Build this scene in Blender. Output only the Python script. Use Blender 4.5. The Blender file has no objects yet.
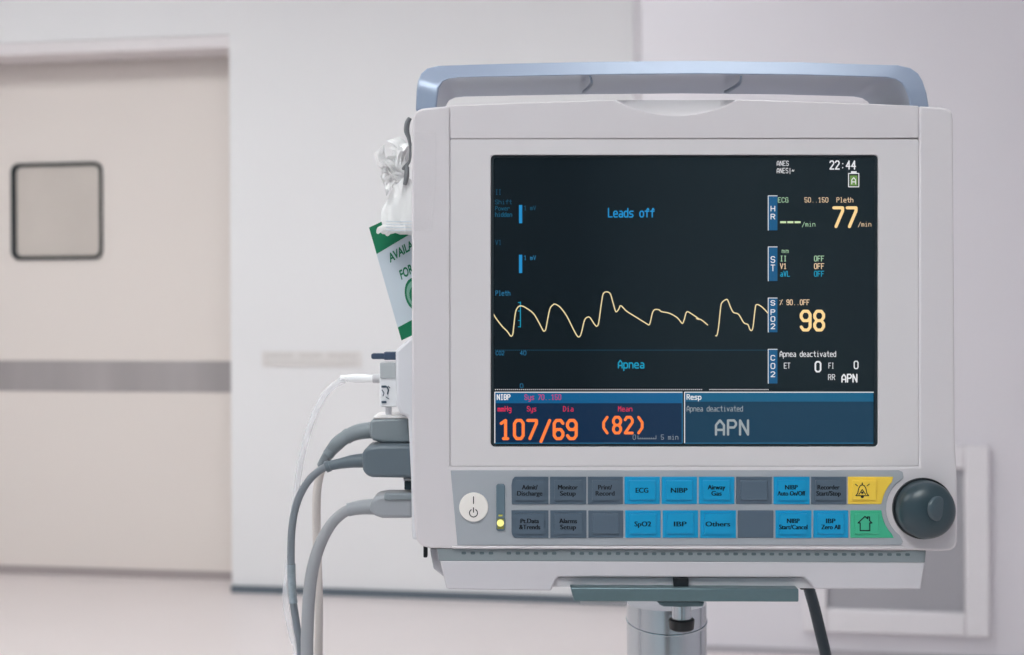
import bpy, bmesh, math, random
from mathutils import Vector, Matrix
random.seed(7)
C = bpy.context.scene.collection
SC = bpy.context.scene

# ------------------------------------------------------------------ camera
F = 1422.0                       # focal length in pixels of a 1024 px wide frame
HZ = 300.0                       # pixel row of the horizon
ROLL = 0.005
EYE = Vector((0, 0, 1.15))
R_ = Vector((math.cos(ROLL), 0, -math.sin(ROLL)))
U_ = Vector((math.sin(ROLL), 0, math.cos(ROLL)))
F_ = Vector((0, 1, 0))
D = 0.91                         # distance to the monitor's front
S = D / F
cam = bpy.data.cameras.new('camera'); co = bpy.data.objects.new('camera', cam); C.objects.link(co)
m = Matrix((R_, U_, -F_)).transposed().to_4x4(); m.translation = EYE
co.matrix_world = m
cam.sensor_width = 36; cam.lens = F * 36 / 1024; cam.shift_y = (HZ - 327.5) / 1024
cam.dof.use_dof = True; cam.dof.focus_distance = D + 0.006; cam.dof.aperture_fstop = 10.5
cam.clip_start = 0.02
SC.camera = co

def P(px, py, d=0.0):
    Y = D + d
    return EYE + Y * (F_ + (px - 512) / F * R_ - (py - HZ) / F * U_)
def W(px, py, Y): return P(px, py, Y - D)
def floor_pt(px, py):
    v = F_ + (px - 512) / F * R_ - (py - HZ) / F * U_
    return EYE + v * (-EYE.z / v.z)

# ------------------------------------------------------------------ materials
def lin(c):
    def f(v):
        v /= 255
        return v / 12.92 if v <= .04045 else ((v + .055) / 1.055) ** 2.4
    return tuple(f(v) for v in c) + (1,)
MATS = {}
def mat(name, col, rough=.5, metal=0, var=.03, scale=30, bump=0, spec=.5, alpha=1, trans=0, stretch=None, ior=1.45, coat=0):
    if name in MATS: return MATS[name]
    m = bpy.data.materials.new(name); m.use_nodes = True
    nt = m.node_tree; b = nt.nodes['Principled BSDF']
    c = lin(col)
    b.inputs['Roughness'].default_value = rough; b.inputs['Metallic'].default_value = metal
    b.inputs['Specular IOR Level'].default_value = spec; b.inputs['IOR'].default_value = ior
    b.inputs['Alpha'].default_value = alpha; b.inputs['Transmission Weight'].default_value = trans
    b.inputs['Coat Weight'].default_value = coat
    tc = nt.nodes.new('ShaderNodeTexCoord'); n = nt.nodes.new('ShaderNodeTexNoise')
    n.inputs['Scale'].default_value = scale; n.inputs['Detail'].default_value = 4
    mp = nt.nodes.new('ShaderNodeMapping')
    if stretch: mp.inputs['Scale'].default_value = stretch
    nt.links.new(tc.outputs['Object'], mp.inputs[0]); nt.links.new(mp.outputs[0], n.inputs['Vector'])
    mx = nt.nodes.new('ShaderNodeMix'); mx.data_type = 'RGBA'
    mx.inputs['A'].default_value = tuple(v * (1 - var) for v in c[:3]) + (1,)
    mx.inputs['B'].default_value = tuple(min(1, v * (1 + var)) for v in c[:3]) + (1,)
    nt.links.new(n.outputs['Fac'], mx.inputs['Factor']); nt.links.new(mx.outputs['Result'], b.inputs['Base Color'])
    if bump:
        bp = nt.nodes.new('ShaderNodeBump'); bp.inputs['Strength'].default_value = bump; bp.inputs['Distance'].default_value = .001
        nt.links.new(n.outputs['Fac'], bp.inputs['Height']); nt.links.new(bp.outputs[0], b.inputs['Normal'])
    MATS[name] = m; return m
def glow(name, col, k=1.0):
    if name in MATS: return MATS[name]
    m = bpy.data.materials.new(name); m.use_nodes = True
    b = m.node_tree.nodes['Principled BSDF']
    b.inputs['Base Color'].default_value = (.01, .01, .01, 1)
    b.inputs['Roughness'].default_value = .12
    b.inputs['Emission Color'].default_value = lin(col); b.inputs['Emission Strength'].default_value = k
    MATS[name] = m; return m

case = mat('case_plastic', (206, 200, 204), .42, var=.015, scale=18)
case2 = mat('case_plastic_inner', (209, 204, 207), .42, var=.015, scale=18)
case3 = mat('case_plastic_rear', (205, 202, 206), .5, var=.02)
dark_gap = mat('seam_shadow_gasket', (120, 118, 122), .7)
blue = mat('handle_blue_plastic', (148, 160, 182), .28, var=.03, scale=25, metal=.16)
blue_d = mat('handle_grip_blue', (136, 154, 176), .4)
panel_m = mat('panel_grey', (160, 164, 171), .4, var=.02)
btn_g = mat('button_grey', (84, 98, 113), .35, var=.03)
btn_b = mat('button_blue', (12, 146, 196), .35, var=.03)
btn_y = mat('button_yellow', (238, 200, 72), .35, var=.02)
btn_t = mat('button_green', (66, 178, 140), .35, var=.02)
ink = mat('black_ink', (24, 28, 34), .5)
ink_s = mat('dark_legend_ink', (12, 20, 30), .5)
white_b = mat('white_button', (232, 226, 222), .35)
knob_m = mat('knob_charcoal', (46, 62, 70), .33, var=.05)
knob_d = mat('knob_dimple', (66, 80, 88), .3, var=.05)
vent_m = mat('vent_grey', (132, 140, 145), .55)
slot_m = mat('vent_slot', (84, 98, 104), .7)
blackp = mat('black_plastic', (22, 26, 31), .4)
steel = mat('brushed_steel', (190, 196, 202), .22, metal=1, var=.08, scale=60, stretch=(1, 1, .05))
steel_pl = mat('painted_steel_plate', (98, 118, 124), .35, metal=.35, var=.06, scale=300)
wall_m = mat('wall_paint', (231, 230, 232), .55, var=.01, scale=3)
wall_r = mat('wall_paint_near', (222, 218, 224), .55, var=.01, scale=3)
door_m = mat('door_laminate', (228, 219, 214), .45, var=.012, scale=2)
floor_m = mat('floor_vinyl', (224, 215, 215), .3, var=.02, scale=4)
base_m = mat('baseboard_grey', (98, 108, 118), .5)
soff = mat('lintel_steel', (226, 220, 222), .4)
ceil_m = mat('ceiling_white', (235, 235, 238), .8)
frame_black = mat('window_gasket', (20, 30, 36), .4)
frost = mat('frosted_glass', (204, 195, 188), .12, var=.12, scale=3, coat=.5)
band = mat('steel_band', (178, 172, 172), .35, metal=.5, var=.35, scale=4.5, stretch=(1, 1, .1))  # strong colour noise stands in for uneven reflections in the metal
cable_g = mat('cable_grey', (118, 124, 132), .45, var=.04)
cable_l = mat('cable_light_grey', (150, 151, 156), .45, var=.04)
cable_c = mat('cable_cream', (208, 200, 197), .45, var=.04)
conn_g = mat('connector_grey', (126, 134, 140), .42, var=.04)
conn_d = mat('connector_dark', (92, 103, 112), .42, var=.04)
conn_l = mat('connector_light', (148, 151, 157), .42, var=.04)
cable_k = mat('cable_black', (52, 62, 70), .4)
clear = mat('clear_plastic', (238, 238, 242), .12, alpha=.38)
bag_m = mat('bag_plastic', (252, 251, 252), .3, alpha=.62, bump=.4, scale=90)
tape_m = mat('clear_tape', (235, 232, 236), .15, alpha=.035)
cardw = mat('card_white', (196, 206, 216), .5)
green = mat('card_green', (0, 112, 76), .45)
cord_m = mat('cord_grey', (110, 112, 116), .6)
sign_m = mat('sign_beige', (224, 220, 219), .5)
sign_t = mat('sign_letters', (208, 203, 201), .5)
grille_m = mat('grille_grey', (190, 188, 194), .5)
grille_f = mat('grille_frame', (228, 224, 228), .45)

# ------------------------------------------------------------------ mesh helpers (world coordinates)
def thing(name, label, cat, loc, group=None):
    o = bpy.data.objects.new(name, None); C.objects.link(o); o.location = loc
    o.empty_display_size = .02
    o['label'] = label; o['category'] = cat
    if group: o['group'] = group
    return o
def wloc(p):
    v = Vector((0, 0, 0))
    while p is not None: v += p.location; p = p.parent
    return v
def obj(name, bm, mats, parent=None, bevel=0, smooth=True, seg=2, loc=None, label=None, ang=35):
    if not isinstance(mats, (list, tuple)): mats = [mats]
    base = wloc(parent) if parent else Vector(loc or (0, 0, 0))
    for v in bm.verts: v.co -= base
    bmesh.ops.recalc_face_normals(bm, faces=bm.faces)
    me = bpy.data.meshes.new(name); bm.to_mesh(me); bm.free()
    for mm in mats: me.materials.append(mm)
    o = bpy.data.objects.new(name, me); C.objects.link(o)
    if parent: o.parent = parent
    else: o.location = base
    if bevel:
        md = o.modifiers.new('bevel', 'BEVEL'); md.width = bevel; md.segments = seg; md.limit_method = 'ANGLE'
        md.angle_limit = math.radians(ang); md.harden_normals = False
    if smooth:
        for f in me.polygons: f.use_smooth = True
        try: me.set_sharp_from_angle(angle=math.radians(42))
        except Exception: pass
    if label: o['label'] = label
    return o
def tag(o, label, cat, group=None, kind=None):
    o['label'] = label; o['category'] = cat
    if group: o['group'] = group
    if kind: o['kind'] = kind
    return o
def struct(name, bm, m, loc=None, bevel=0):
    o = obj(name, bm, m, loc=loc, bevel=bevel, smooth=False); o['kind'] = 'structure'; return o
def quadbox(bm, c8, mi=0):
    v = [bm.verts.new(c) for c in c8]
    for f in ((0,1,2,3),(7,6,5,4),(0,4,5,1),(1,5,6,2),(2,6,7,3),(3,7,4,0)):
        bm.faces.new([v[i] for i in f]).material_index = mi
def box(bm, lo, hi, fr=None, mi=0):
    (x0,y0,z0),(x1,y1,z1) = lo, hi
    pts = [(x0,y0,z0),(x1,y0,z0),(x1,y1,z0),(x0,y1,z0),(x0,y0,z1),(x1,y0,z1),(x1,y1,z1),(x0,y1,z1)]
    quadbox(bm, [fr(p) if fr else Vector(p) for p in pts], mi)
def prism(bm, pts, d0, d1, taper=1.0, dref=None, mi=0, cap=True):
    """outline in picture coordinates at depth d0, extruded straight back to d1"""
    f = [P(x, y, d0 if dref is None else dref) for x, y in pts]
    for p in f: p.y = D + d0
    cen = sum(f, Vector()) / len(f)
    b = [Vector((cen.x + (p.x - cen.x) * taper, D + d1, cen.z + (p.z - cen.z) * taper)) for p in f]
    vf = [bm.verts.new(p) for p in f]; vb = [bm.verts.new(p) for p in b]
    n = len(pts)
    bm.faces.new(vf).material_index = mi
    bm.faces.new(vb[::-1]).material_index = mi
    for i in range(n):
        bm.faces.new((vf[i], vb[i], vb[(i+1) % n], vf[(i+1) % n])).material_index = mi
def ring(bm, outer, inner, d0, d1, mi=0):
    """same-count loops: frame between outer and inner"""
    n = len(outer)
    L = {}
    for k, loop in (('o', outer), ('i', inner)):
        pts = [P(x, y, d0) for x, y in loop]
        L[k, 0] = [bm.verts.new(p) for p in pts]
        L[k, 1] = [bm.verts.new(Vector((p.x, D + d1, p.z))) for p in pts]
    for i in range(n):
        j = (i + 1) % n
        for a, b, c, d in ((L['o',0],L['o',0],L['i',0],L['i',0]), (L['o',1],L['o',1],L['i',1],L['i',1])):
            bm.faces.new((a[i], b[j], c[j], d[i])).material_index = mi
        bm.faces.new((L['o',0][i], L['o',1][i], L['o',1][j], L['o',0][j])).material_index = mi
        bm.faces.new((L['i',0][i], L['i',0][j], L['i',1][j], L['i',1][i])).material_index = mi
def rrect(x0, y0, x1, y1, r, n=4):
    out = []
    for cx, cy, a0 in ((x0+r, y0+r, 180), (x1-r, y0+r, 270), (x1-r, y1-r, 0), (x0+r, y1-r, 90)):
        for k in range(n + 1):
            a = math.radians(a0 + 90 * k / n); out.append((cx + r*math.cos(a), cy + r*math.sin(a)))
    return out
def circ(cx, cy, r, n=32, a0=0, a1=360):
    m = n if a1 - a0 == 360 else n + 1
    return [(cx + r*math.cos(math.radians(a0 + (a1-a0)*k/n)), cy + r*math.sin(math.radians(a0 + (a1-a0)*k/n))) for k in range(m)]
def catmull(pts, n=8):
    out = []
    pts = [pts[0]] + list(pts) + [pts[-1]]
    for i in range(1, len(pts) - 2):
        p0, p1, p2, p3 = pts[i-1:i+3]
        for k in range(n):
            t = k / n
            out.append(.5*((2*p1) + (p2-p0)*t + (2*p0-5*p1+4*p2-p3)*t*t + (3*p1-p0-3*p2+p3)*t**3))
    out.append(pts[-2]); return out
def tube(bm, pts, rad, n=14, cap=True, mi=0, flat=1.0):
    if not isinstance(rad, (list, tuple)): rad = [rad] * len(pts)
    elif len(rad) != len(pts):
        R = rad; m = len(pts) - 1
        rad = []
        for i in range(len(pts)):
            u = i / m * (len(R) - 1); a = min(int(u), len(R) - 2); rad.append(R[a] + (R[a+1]-R[a]) * (u - a))
    prev = None; rings = []
    for i, p in enumerate(pts):
        t = (pts[min(i+1, len(pts)-1)] - pts[max(i-1, 0)]).normalized()
        if prev is None:
            a = Vector((0, 1, 0)) if abs(t.y) < .9 else Vector((0, 0, 1))
            a = (a - t * a.dot(t)).normalized()
        else: a = (prev - t * prev.dot(t)).normalized()
        prev = a; b = t.cross(a)
        rings.append([bm.verts.new(p + rad[i]*(math.cos(2*math.pi*k/n)*a*flat + math.sin(2*math.pi*k/n)*b)) for k in range(n)])
    for A, B in zip(rings, rings[1:]):
        for k in range(n): bm.faces.new((A[k], A[(k+1)%n], B[(k+1)%n], B[k])).material_index = mi
    if cap: bm.faces.new(rings[0][::-1]).material_index = mi; bm.faces.new(rings[-1]).material_index = mi
def lathe(bm, base, axis, prof, n=32, mi=0):
    axis = axis.normalized(); a = axis.orthogonal().normalized(); b = axis.cross(a)
    rings = []
    for h, r in prof:
        rings.append([bm.verts.new(base + axis*h + max(r, 1e-5)*(math.cos(2*math.pi*k/n)*a + math.sin(2*math.pi*k/n)*b)) for k in range(n)])
    for A, B in zip(rings, rings[1:]):
        for k in range(n): bm.faces.new((A[k], A[(k+1)%n], B[(k+1)%n], B[k])).material_index = mi
    bm.faces.new(rings[0][::-1]).material_index = mi; bm.faces.new(rings[-1]).material_index = mi
def B(): return bmesh.new()

# flat marks (lettering, display) on a plane at depth d
class Marks:
    def __init__(s, d): s.bm = B(); s.mats = []; s.d = d; s.k = 0; s.basis = None
    def mi(s, m):
        if m not in s.mats: s.mats.append(m)
        return s.mats.index(m)
    def pt(s, x, y, lay):
        if s.basis: return s.basis(x, y, lay)
        return P(x, y, s.d - lay)
    def poly(s, pts, m, lay=0):
        s.bm.faces.new([s.bm.verts.new(s.pt(x, y, lay)) for x, y in pts]).material_index = s.mi(m)
    def rect(s, x0, y0, x1, y1, m, lay=0): s.poly([(x0,y0),(x1,y0),(x1,y1),(x0,y1)], m, lay)
    def line(s, pts, t, m, lay=0, closed=False):
        if closed: pts = list(pts) + [pts[0]]
        for p, q in zip(pts, pts[1:]):
            dx, dy = q[0]-p[0], q[1]-p[1]; l = math.hypot(dx, dy)
            if l < 1e-6: continue
            nx, ny = -dy/l*t/2, dx/l*t/2
            s.poly([(p[0]+nx,p[1]+ny),(q[0]+nx,q[1]+ny),(q[0]-nx,q[1]-ny),(p[0]-nx,p[1]-ny)], m, lay)
        for p in pts: s.poly(circ(p[0], p[1], t/2, 8), m, lay)
    def text(s, st, x0, x1, ytop, ybase, m, t=.75, lay=.00006, gw=.68):
        if t < .8: t *= .85
        cell = (x1 - x0) / (len(st) - 1 + gw) if len(st) > 1 else (x1 - x0) / gw
        h = ybase - ytop
        for i, ch in enumerate(st):
            g = GL.get(ch)
            if not g: continue
            for pl in g.split('|'):
                pts = [(x0 + i*cell + int(q[0])/4*cell*gw, ybase - (int(q[1])-2)/6*h) for q in pl.split()]
                s.line(pts, t, m, lay)
GL = {'0':"03 07 18 38 47 43 32 12 03",'1':"07 28 22|12 32",'2':"07 18 38 47 46 02 42",'3':"07 18 38 47 46 35 15|35 44 43 32 12 03",
'4':"32 38 04 44",'5':"48 08 05 35 44 43 32 12 03",'6':"47 38 18 07 03 12 32 43 44 35 15 04",'7':"08 48 47 12",
'8':"15 06 07 18 38 47 46 35 15 04 03 12 32 43 44 35",'9':"03 12 32 43 47 38 18 07 06 15 35 46",':':"23 23|26 26",'.':"22 22",
'/':"01 48",'-':"05 45",'|':"21 28",'~':"04 16 34 46",'%':"02 48|07 07|43 43",'(':"38 27 16 14 23 32",')':"18 27 36 34 23 12",
'A':"02 06 28 46 42|04 44",'C':"47 38 18 07 03 12 32 43",'D':"02 08 28 46 44 22 02",'E':"48 08 02 42|05 35",'F':"48 08 02|05 35",
'G':"47 38 18 07 03 12 32 43 45 25",'H':"02 08|05 45|42 48",'I':"18 38|28 22|12 32",'L':"08 02 42",'M':"02 08 25 48 42",'N':"02 08 42 48",
'O':"03 07 18 38 47 43 32 12 03",'P':"02 08 38 47 46 35 05",'R':"02 08 38 47 46 35 05|25 42",'S':"47 38 18 07 06 15 35 44 43 32 12 03",
'T':"08 48|28 22",'V':"08 22 48",'B':"02 08 38 47 46 35 05|35 44 43 32 02",
'a':"16 36 45 42|44 14 03 12 32 43",'c':"46 16 05 03 12 42",'d':"48 42|45 36 16 05 03 12 32 43",'e':"04 44 45 36 16 05 03 12 42",
'f':"47 38 27 22|06 46",'g':"46 41 30 10|45 36 16 05 04 13 43",'h':"08 02|05 16 36 45 42",'i':"28 28|16 26 22|12 32",'l':"18 28 22|12 32",
'm':"02 06|05 16 25 22|25 36 45 42",'n':"02 06|05 16 36 45 42",'o':"05 16 36 45 43 32 12 03 05",'p':"06 00|05 16 36 45 43 32 12 03",
's':"46 16 05 14 34 43 32 02",'t':"28 23 32 42|06 46",'v':"06 22 46",'w':"06 12 25 32 46"}
GL['r'] = "02 06|05 16 36 45"; GL['y'] = "06 03 12 42|46 41 30 10"; GL['G'] = "47 38 18 07 03 12 42 45 25"

FC = {}
def font_faces(st, off=.02):
    if (st, off) in FC: return FC[st, off]
    cu = bpy.data.curves.new('lettering', 'FONT'); cu.body = st; cu.size = 1; cu.offset = off; cu.resolution_u = 3
    cu.fill_mode = 'FRONT'
    o = bpy.data.objects.new('lettering', cu); C.objects.link(o)
    dg = bpy.context.evaluated_depsgraph_get(); me = bpy.data.meshes.new_from_object(o.evaluated_get(dg))
    vs = [(v.co.x, v.co.y) for v in me.vertices]; fs = [list(f.vertices) for f in me.polygons]
    bpy.data.objects.remove(o); bpy.data.curves.remove(cu); bpy.data.meshes.remove(me)
    FC[st, off] = (vs, fs); return FC[st, off]
def letters(bm, st, x0, x1, ytop, ybase, place, mi, off=.02, ref='H'):
    vs, fs = font_faces(st, off)
    a = min(v[0] for v in vs); b = max(v[0] for v in vs)
    sx = (x1 - x0) / (b - a); sy = (ybase - ytop) / .73
    vv = [bm.verts.new(place(x0 + (v[0]-a)*sx, ybase - v[1]*sy)) for v in vs]
    for f in fs:
        try: bm.faces.new([vv[i] for i in f]).material_index = mi
        except ValueError: pass

# ================================================================== ROOM
A1, A2 = floor_pt(232, 592), floor_pt(570, 603)
tdir = (A2 - A1).normalized(); ndir = Vector((tdir.y, -tdir.x, 0)).normalized()
if ndir.y > 0: ndir = -ndir
def fr(p): return A1 + tdir*p[0] + ndir*p[1] + Vector((0, 0, p[2]))
def tn(px, py): v = floor_pt(px, py) - A1; return v.dot(tdir), v.dot(ndir)
def hit(px, py, off):
    """t and height where the sight line meets the plane at offset off from the far wall"""
    v = F_ + (px-512)/F*R_ - (py-HZ)/F*U_
    k = ((A1 - EYE).dot(ndir) + off) / v.dot(ndir); q = EYE + v*k
    return (q - A1).dot(tdir), q.z
rec = -(sum(-tn(*q)[1] for q in ((0, 573), (228, 580))) / 2)         # depth of door face behind the wall
near = tn(760, 653)[1]
tc = hit(626, 40, 0)[0]; tf_ = hit(642, 40, near)[0]  #                                            # where the near wall block starts
CH = 2.95
zs = hit(110, 39, 0)[1]                                            # lintel height
bm = B(); box(bm, (-6, -3, -.1), (6, 9, 0)); struct('floor', bm, floor_m)
bm = B(); box(bm, (-6, -3, CH), (6, 9, CH+.1)); struct('ceiling', bm, ceil_m)
bm = B()
box(bm, (0, rec-.25, 0), (tc+.4, 0, CH), fr); box(bm, (-2.1, rec-.25, zs), (0, 0, CH), fr); box(bm, (-5, rec-.25, 0), (-2.1, 0, CH), fr)
struct('wall_back', bm, wall_m)
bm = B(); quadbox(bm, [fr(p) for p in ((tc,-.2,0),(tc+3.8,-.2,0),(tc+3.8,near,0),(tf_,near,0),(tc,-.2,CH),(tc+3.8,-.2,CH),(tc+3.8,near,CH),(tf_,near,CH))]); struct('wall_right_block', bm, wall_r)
bm = B(); box(bm, (-6, -3.1, 0), (6, -3, CH)); struct('wall_front', bm, mat('wall_paint_cool', (172, 200, 210), .6))
bm = B(); box(bm, (-6, -3, 0), (-5.9, 9, CH)); struct('wall_left', bm, wall_m)
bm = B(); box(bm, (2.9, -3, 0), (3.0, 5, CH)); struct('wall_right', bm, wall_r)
bm = B(); box(bm, (0, 0, 0), (tc, .012, .028), fr); struct('baseboard_back', bm, base_m)
bm = B(); box(bm, (tf_, near, 0), (tf_+3.5, near+.012, .02), fr); struct('baseboard_right', bm, mat('baseboard_light', (176, 172, 178), .5))
bm = B(); box(bm, (-2.1, rec+.02, zs-.002), (0, -.001, zs-.05), fr); struct('trim_1', bm, soff)     # lintel lining
# sliding door
dt = rec + .0
door = bpy.data.objects.new('door_1', None); C.objects.link(door); door.location = fr((-1, dt, 0)); door['kind'] = 'structure'
ztop = hit(110, 56, dt)[1] + .1
bm = B(); box(bm, (-2.08, dt-.05, .012), (-.005, dt, ztop), fr); obj('door_leaf', bm, door_m, door, bevel=.004)
x0, z0 = hit(0, 391, dt+.003); x1, z1 = hit(222, 361, dt+.003)
bm = B(); box(bm, (-2.0, dt-.001, z0), (-.02, dt+.004, z1), fr); obj('bumper_band', bm, band, door, bevel=.002, label='brushed steel band across the door')
bm = B(); box(bm, (-2.08, dt-.06, 0), (-.0, dt+.006, .035), fr); obj('bottom_seal', bm, mat('door_seal', (168, 158, 158), .5), door)
# window of the door
wa, wz1 = hit(12, 164, dt); wb, wz0 = hit(103, 259, dt)
def rr3(x0, z0, x1, z1, r, n=5):
    return rrect(x0, z0, x1, z1, r, n)
win = B()
def loop3(b, pts, off): return [b.verts.new(fr((x, off, z))) for x, z in pts]
o_ = rr3(wa, wz0, wb, wz1, .035); i_ = rr3(wa+.022, wz0+.014, wb-.010, wz1-.014, .025)
La, Lb = loop3(win, o_, dt+.012), loop3(win, i_, dt+.012); Lc, Ld = loop3(win, o_, dt-.0), loop3(win, i_, dt-.02)
for i in range(len(o_)):
    j = (i+1) % len(o_)
    for q in ((La[i],La[j],Lb[j],Lb[i]), (La[i],Lc[i],Lc[j],La[j]), (Lb[i],Lb[j],Ld[j],Ld[i])): win.faces.new(q)
wf = obj('window_frame', win, frame_black, door, label='black rubber frame of the door window')
g = B(); l1 = loop3(g, i_, dt+.003); l2 = loop3(g, i_, dt-.002); g.faces.new(l1); g.faces.new(l2[::-1])
for i in range(len(i_)): j = (i+1) % len(i_); g.faces.new((l1[i], l2[i], l2[j], l1[j]))
obj('window_pane', g, frost, door, smooth=False, label='frosted window pane')

# faint lettered sign on the wall
a, zt = hit(262, 351, 0); b_, zb = hit(362, 367, 0)
bm = B(); box(bm, (a, 0, zb), (b_, .006, zt), fr)
box(bm, (a+.02, .0, zb+.008), (a+.021, .007, zb+.009), fr)
sg = thing('wall_sign', 'faint beige lettered sign strip on the white wall left of the monitor', 'sign', fr(((a+b_)/2, 0, zb)))
obj('sign_plate', bm, sign_m, sg, bevel=.001)
bm = B(); n = 13; w = (b_-a-.03)/n
for row, (u0, u1) in enumerate(((.55, .9), (.12, .42))):
    for k in range(n):
        if row == 0 and k in (4, 8): continue
        X = a+.015+k*w; h = zt-zb
        q0, q1 = zb+h*u0, zb+h*u1
        for (ax, bx, az, bz) in ((0, .22, 0, 1), (.55, .77, 0, 1), (.22, .55, .38 if k % 2 else 0, .62 if k % 2 else .22)):
            box(bm, (X+w*ax, .006, q0+(q1-q0)*az), (X+w*bx, .0075, q0+(q1-q0)*bz), fr)
obj('lettering', bm, sign_t, sg, smooth=False)

# air return grille low on the near wall
gn = near
ga = hit(803, 600, gn)[0]; gb, gz0 = hit(989, 636, gn); gz1 = hit(980, 445, gn)[1]
gt = thing('air_return_grille', 'white framed return air grille low on the wall right of the monitor', 'grille', fr(((ga+gb)/2, gn, gz0)))
bw = .075
bm = B()
for lo, hi in (((ga, gn, gz0), (ga+bw, gn+.03, gz1)), ((gb-bw, gn, gz0), (gb, gn+.03, gz1)), ((ga+bw, gn, gz0), (gb-bw, gn+.03, gz0+bw)), ((ga+bw, gn, gz1-bw), (gb-bw, gn+.03, gz1))):
    box(bm, lo, hi, fr)
obj('grille_frame', bm, grille_f, gt, bevel=.006)
bm = B(); box(bm, (ga+bw-.01, gn, gz0+bw-.01), (gb-bw+.01, gn+.004, gz1-bw+.01), fr)
x = ga+bw+.008
while x < gb-bw-.008:
    box(bm, (x, gn+.004, gz0+bw), (x+.006, gn+.014, gz1-bw), fr); x += .017
obj('louvre_panel', bm, grille_m, gt, smooth=False)

# unseen ceiling panels, added to light the room
def lamp(x, y, w, l, k, label):
    t = thing('added_ceiling_light', label, 'ceiling light', (x, y, CH-.001), 'added ceiling light panels')
    b = B(); e = .03
    for lo, hi in (((x-w/2-e,y-l/2-e,CH-.03),(x-w/2,y+l/2+e,CH-.001)), ((x+w/2,y-l/2-e,CH-.03),(x+w/2+e,y+l/2+e,CH-.001)), ((x-w/2,y-l/2-e,CH-.03),(x+w/2,y-l/2,CH-.001)), ((x-w/2,y+l/2,CH-.03),(x+w/2,y+l/2+e,CH-.001))):
        box(b, lo, hi)
    obj('light_frame', b, ceil_m, t)
    b = B(); box(b, (x-w/2, y-l/2, CH-.02), (x+w/2, y+l/2, CH-.01))
    obj('diffuser', b, glow('lamp_glow_%d' % int(k*10), (250, 254, 252), k), t)
K = 10.1
lamp(-2.6, 3.7, 1.2, 1.2, K*.93, 'added unseen square ceiling light panel nearest the sliding door')
lamp(-.3, 3.0, 1.2, 1.2, K*.75, 'added unseen square ceiling light panel beyond the monitor')
lamp(-2.6, .6, 1.2, 1.2, K, 'added unseen square ceiling light panel left of the monitor')
lamp(-.5, -.9, 1.2, 1.2, K*1.3, 'added unseen square ceiling light panel behind the camera')
lamp(.36, 1.06, .5, .6, 5.6, 'small unseen ceiling light panel added above the monitor for the handle highlight')  # added panel, placed where the handle mirrors it as a highlight
# unseen cupboard behind the camera, added to give the display a dark reflection
cx0, cx1, cy0, cy1 = -.62, .24, -2.98, -2.45
cb = thing('added_cupboard', 'unseen dark grey cupboard added behind the camera to darken the display reflection', 'cupboard', ((cx0+cx1)/2, -2.7, 0))
cm = mat('cupboard_dark', (44, 50, 54), .6)
bm = B(); box(bm, (cx0, cy0, .06), (cx1, cy1, 2.0)); box(bm, (cx0+.03, cy0, 0), (cx1-.03, cy1-.04, .06)); obj('body', bm, cm, cb, bevel=.004)
for a, b in ((cx0+.01, (cx0+cx1)/2-.003), ((cx0+cx1)/2+.003, cx1-.01)):
    bm = B(); box(bm, (a, cy1+.001, .08), (b, cy1+.02, 1.98)); dr = obj('door', bm, cm, cb, bevel=.003)
    xx = b-.04 if a < cx0+.1 else a+.04
    bm = B(); tube(bm, [Vector((xx, cy1+.02, 1.0)), Vector((xx, cy1+.05, 1.01)), Vector((xx, cy1+.05, 1.14)), Vector((xx, cy1+.02, 1.15))], .005, 8); obj('handle', bm, steel, dr)

# ================================================================== MONITOR
mon = thing('patient_monitor', 'white bedside patient monitor with blue handle, lit dark display and coloured keys', 'patient monitor', P(684, 590, .05))
TOP = [(450,105.5),(500,103.4),(550,101.6),(600,100.0),(615,99.6)]
TOPR = [(737,99.4),(800,101.2),(860,103.3),(919,105.8)]
# outer frame : left column, bottom strip, right column (a U)
seam = .45
U = [(412,128),(412.8,117),(416,111),(422,108.4),(430,107.4),(449.9,105.6),(449.9,466.3),(919.1,466.3),(919.1,106.0),(940,107),(948,108.6),(952.5,112),(953.6,120),
     (954.6,300),(955.4,440),(957.4,475),(957.6,541),(956.2,547),(951,550.6),(942,551),(430,548.6),(421,546),(416.5,540),(414.5,525),(413,500),(411.8,400),(411.6,200)]
bm = B(); prism(bm, U, 0, .032)
obj('outer_frame', bm, case, mon, bevel=.0016, seg=3)
# rear housing
bm = B(); prism(bm, [(446,112),(920,112),(925,300),(925,540),(446,540),(444,300)], .008, .12, taper=.9)
obj('rear_housing', bm, case3, mon, bevel=.003)
# top cap with scooped thumb recess
arc = [(737 - (737-615)*k/12, 99.6 + 15.5*math.sin(math.pi*k/12)**.8) for k in range(13)]
cap = TOP[:-1] + [(615,99.6)] + arc[::-1][1:-1] + TOPR + [(918.9,138.2),(450.1,138.7)]
cap = [(max(x, 450.1) if x < 600 else min(x, 918.9), y) for x, y in cap]
bm = B(); prism(bm, cap, 0, .02); obj('top_cap', bm, case, mon, bevel=.0008, seg=2)
bm = B()
fa = [(613 + 126*k/12, 100.3 + 16.5*math.sin(math.pi*k/12)**.8) for k in range(13)]
lo = [P(x, y, .0015) for x, y in fa]; hi = [P(613 + 126*k/12, 100.2, .016) for k in range(13)]
bk = [P(x, y, .019) for x, y in fa]
vl, vh, vb = ([bm.verts.new(p) for p in q] for q in (lo, hi, bk))
for k in range(12):
    bm.faces.new((vl[k], vl[k+1], vh[k+1], vh[k])); bm.faces.new((vl[k+1], vl[k], vb[k], vb[k+1])); bm.faces.new((vh[k], vh[k+1], vb[k+1], vb[k]))
obj('thumb_recess', bm, case2, mon)
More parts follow.
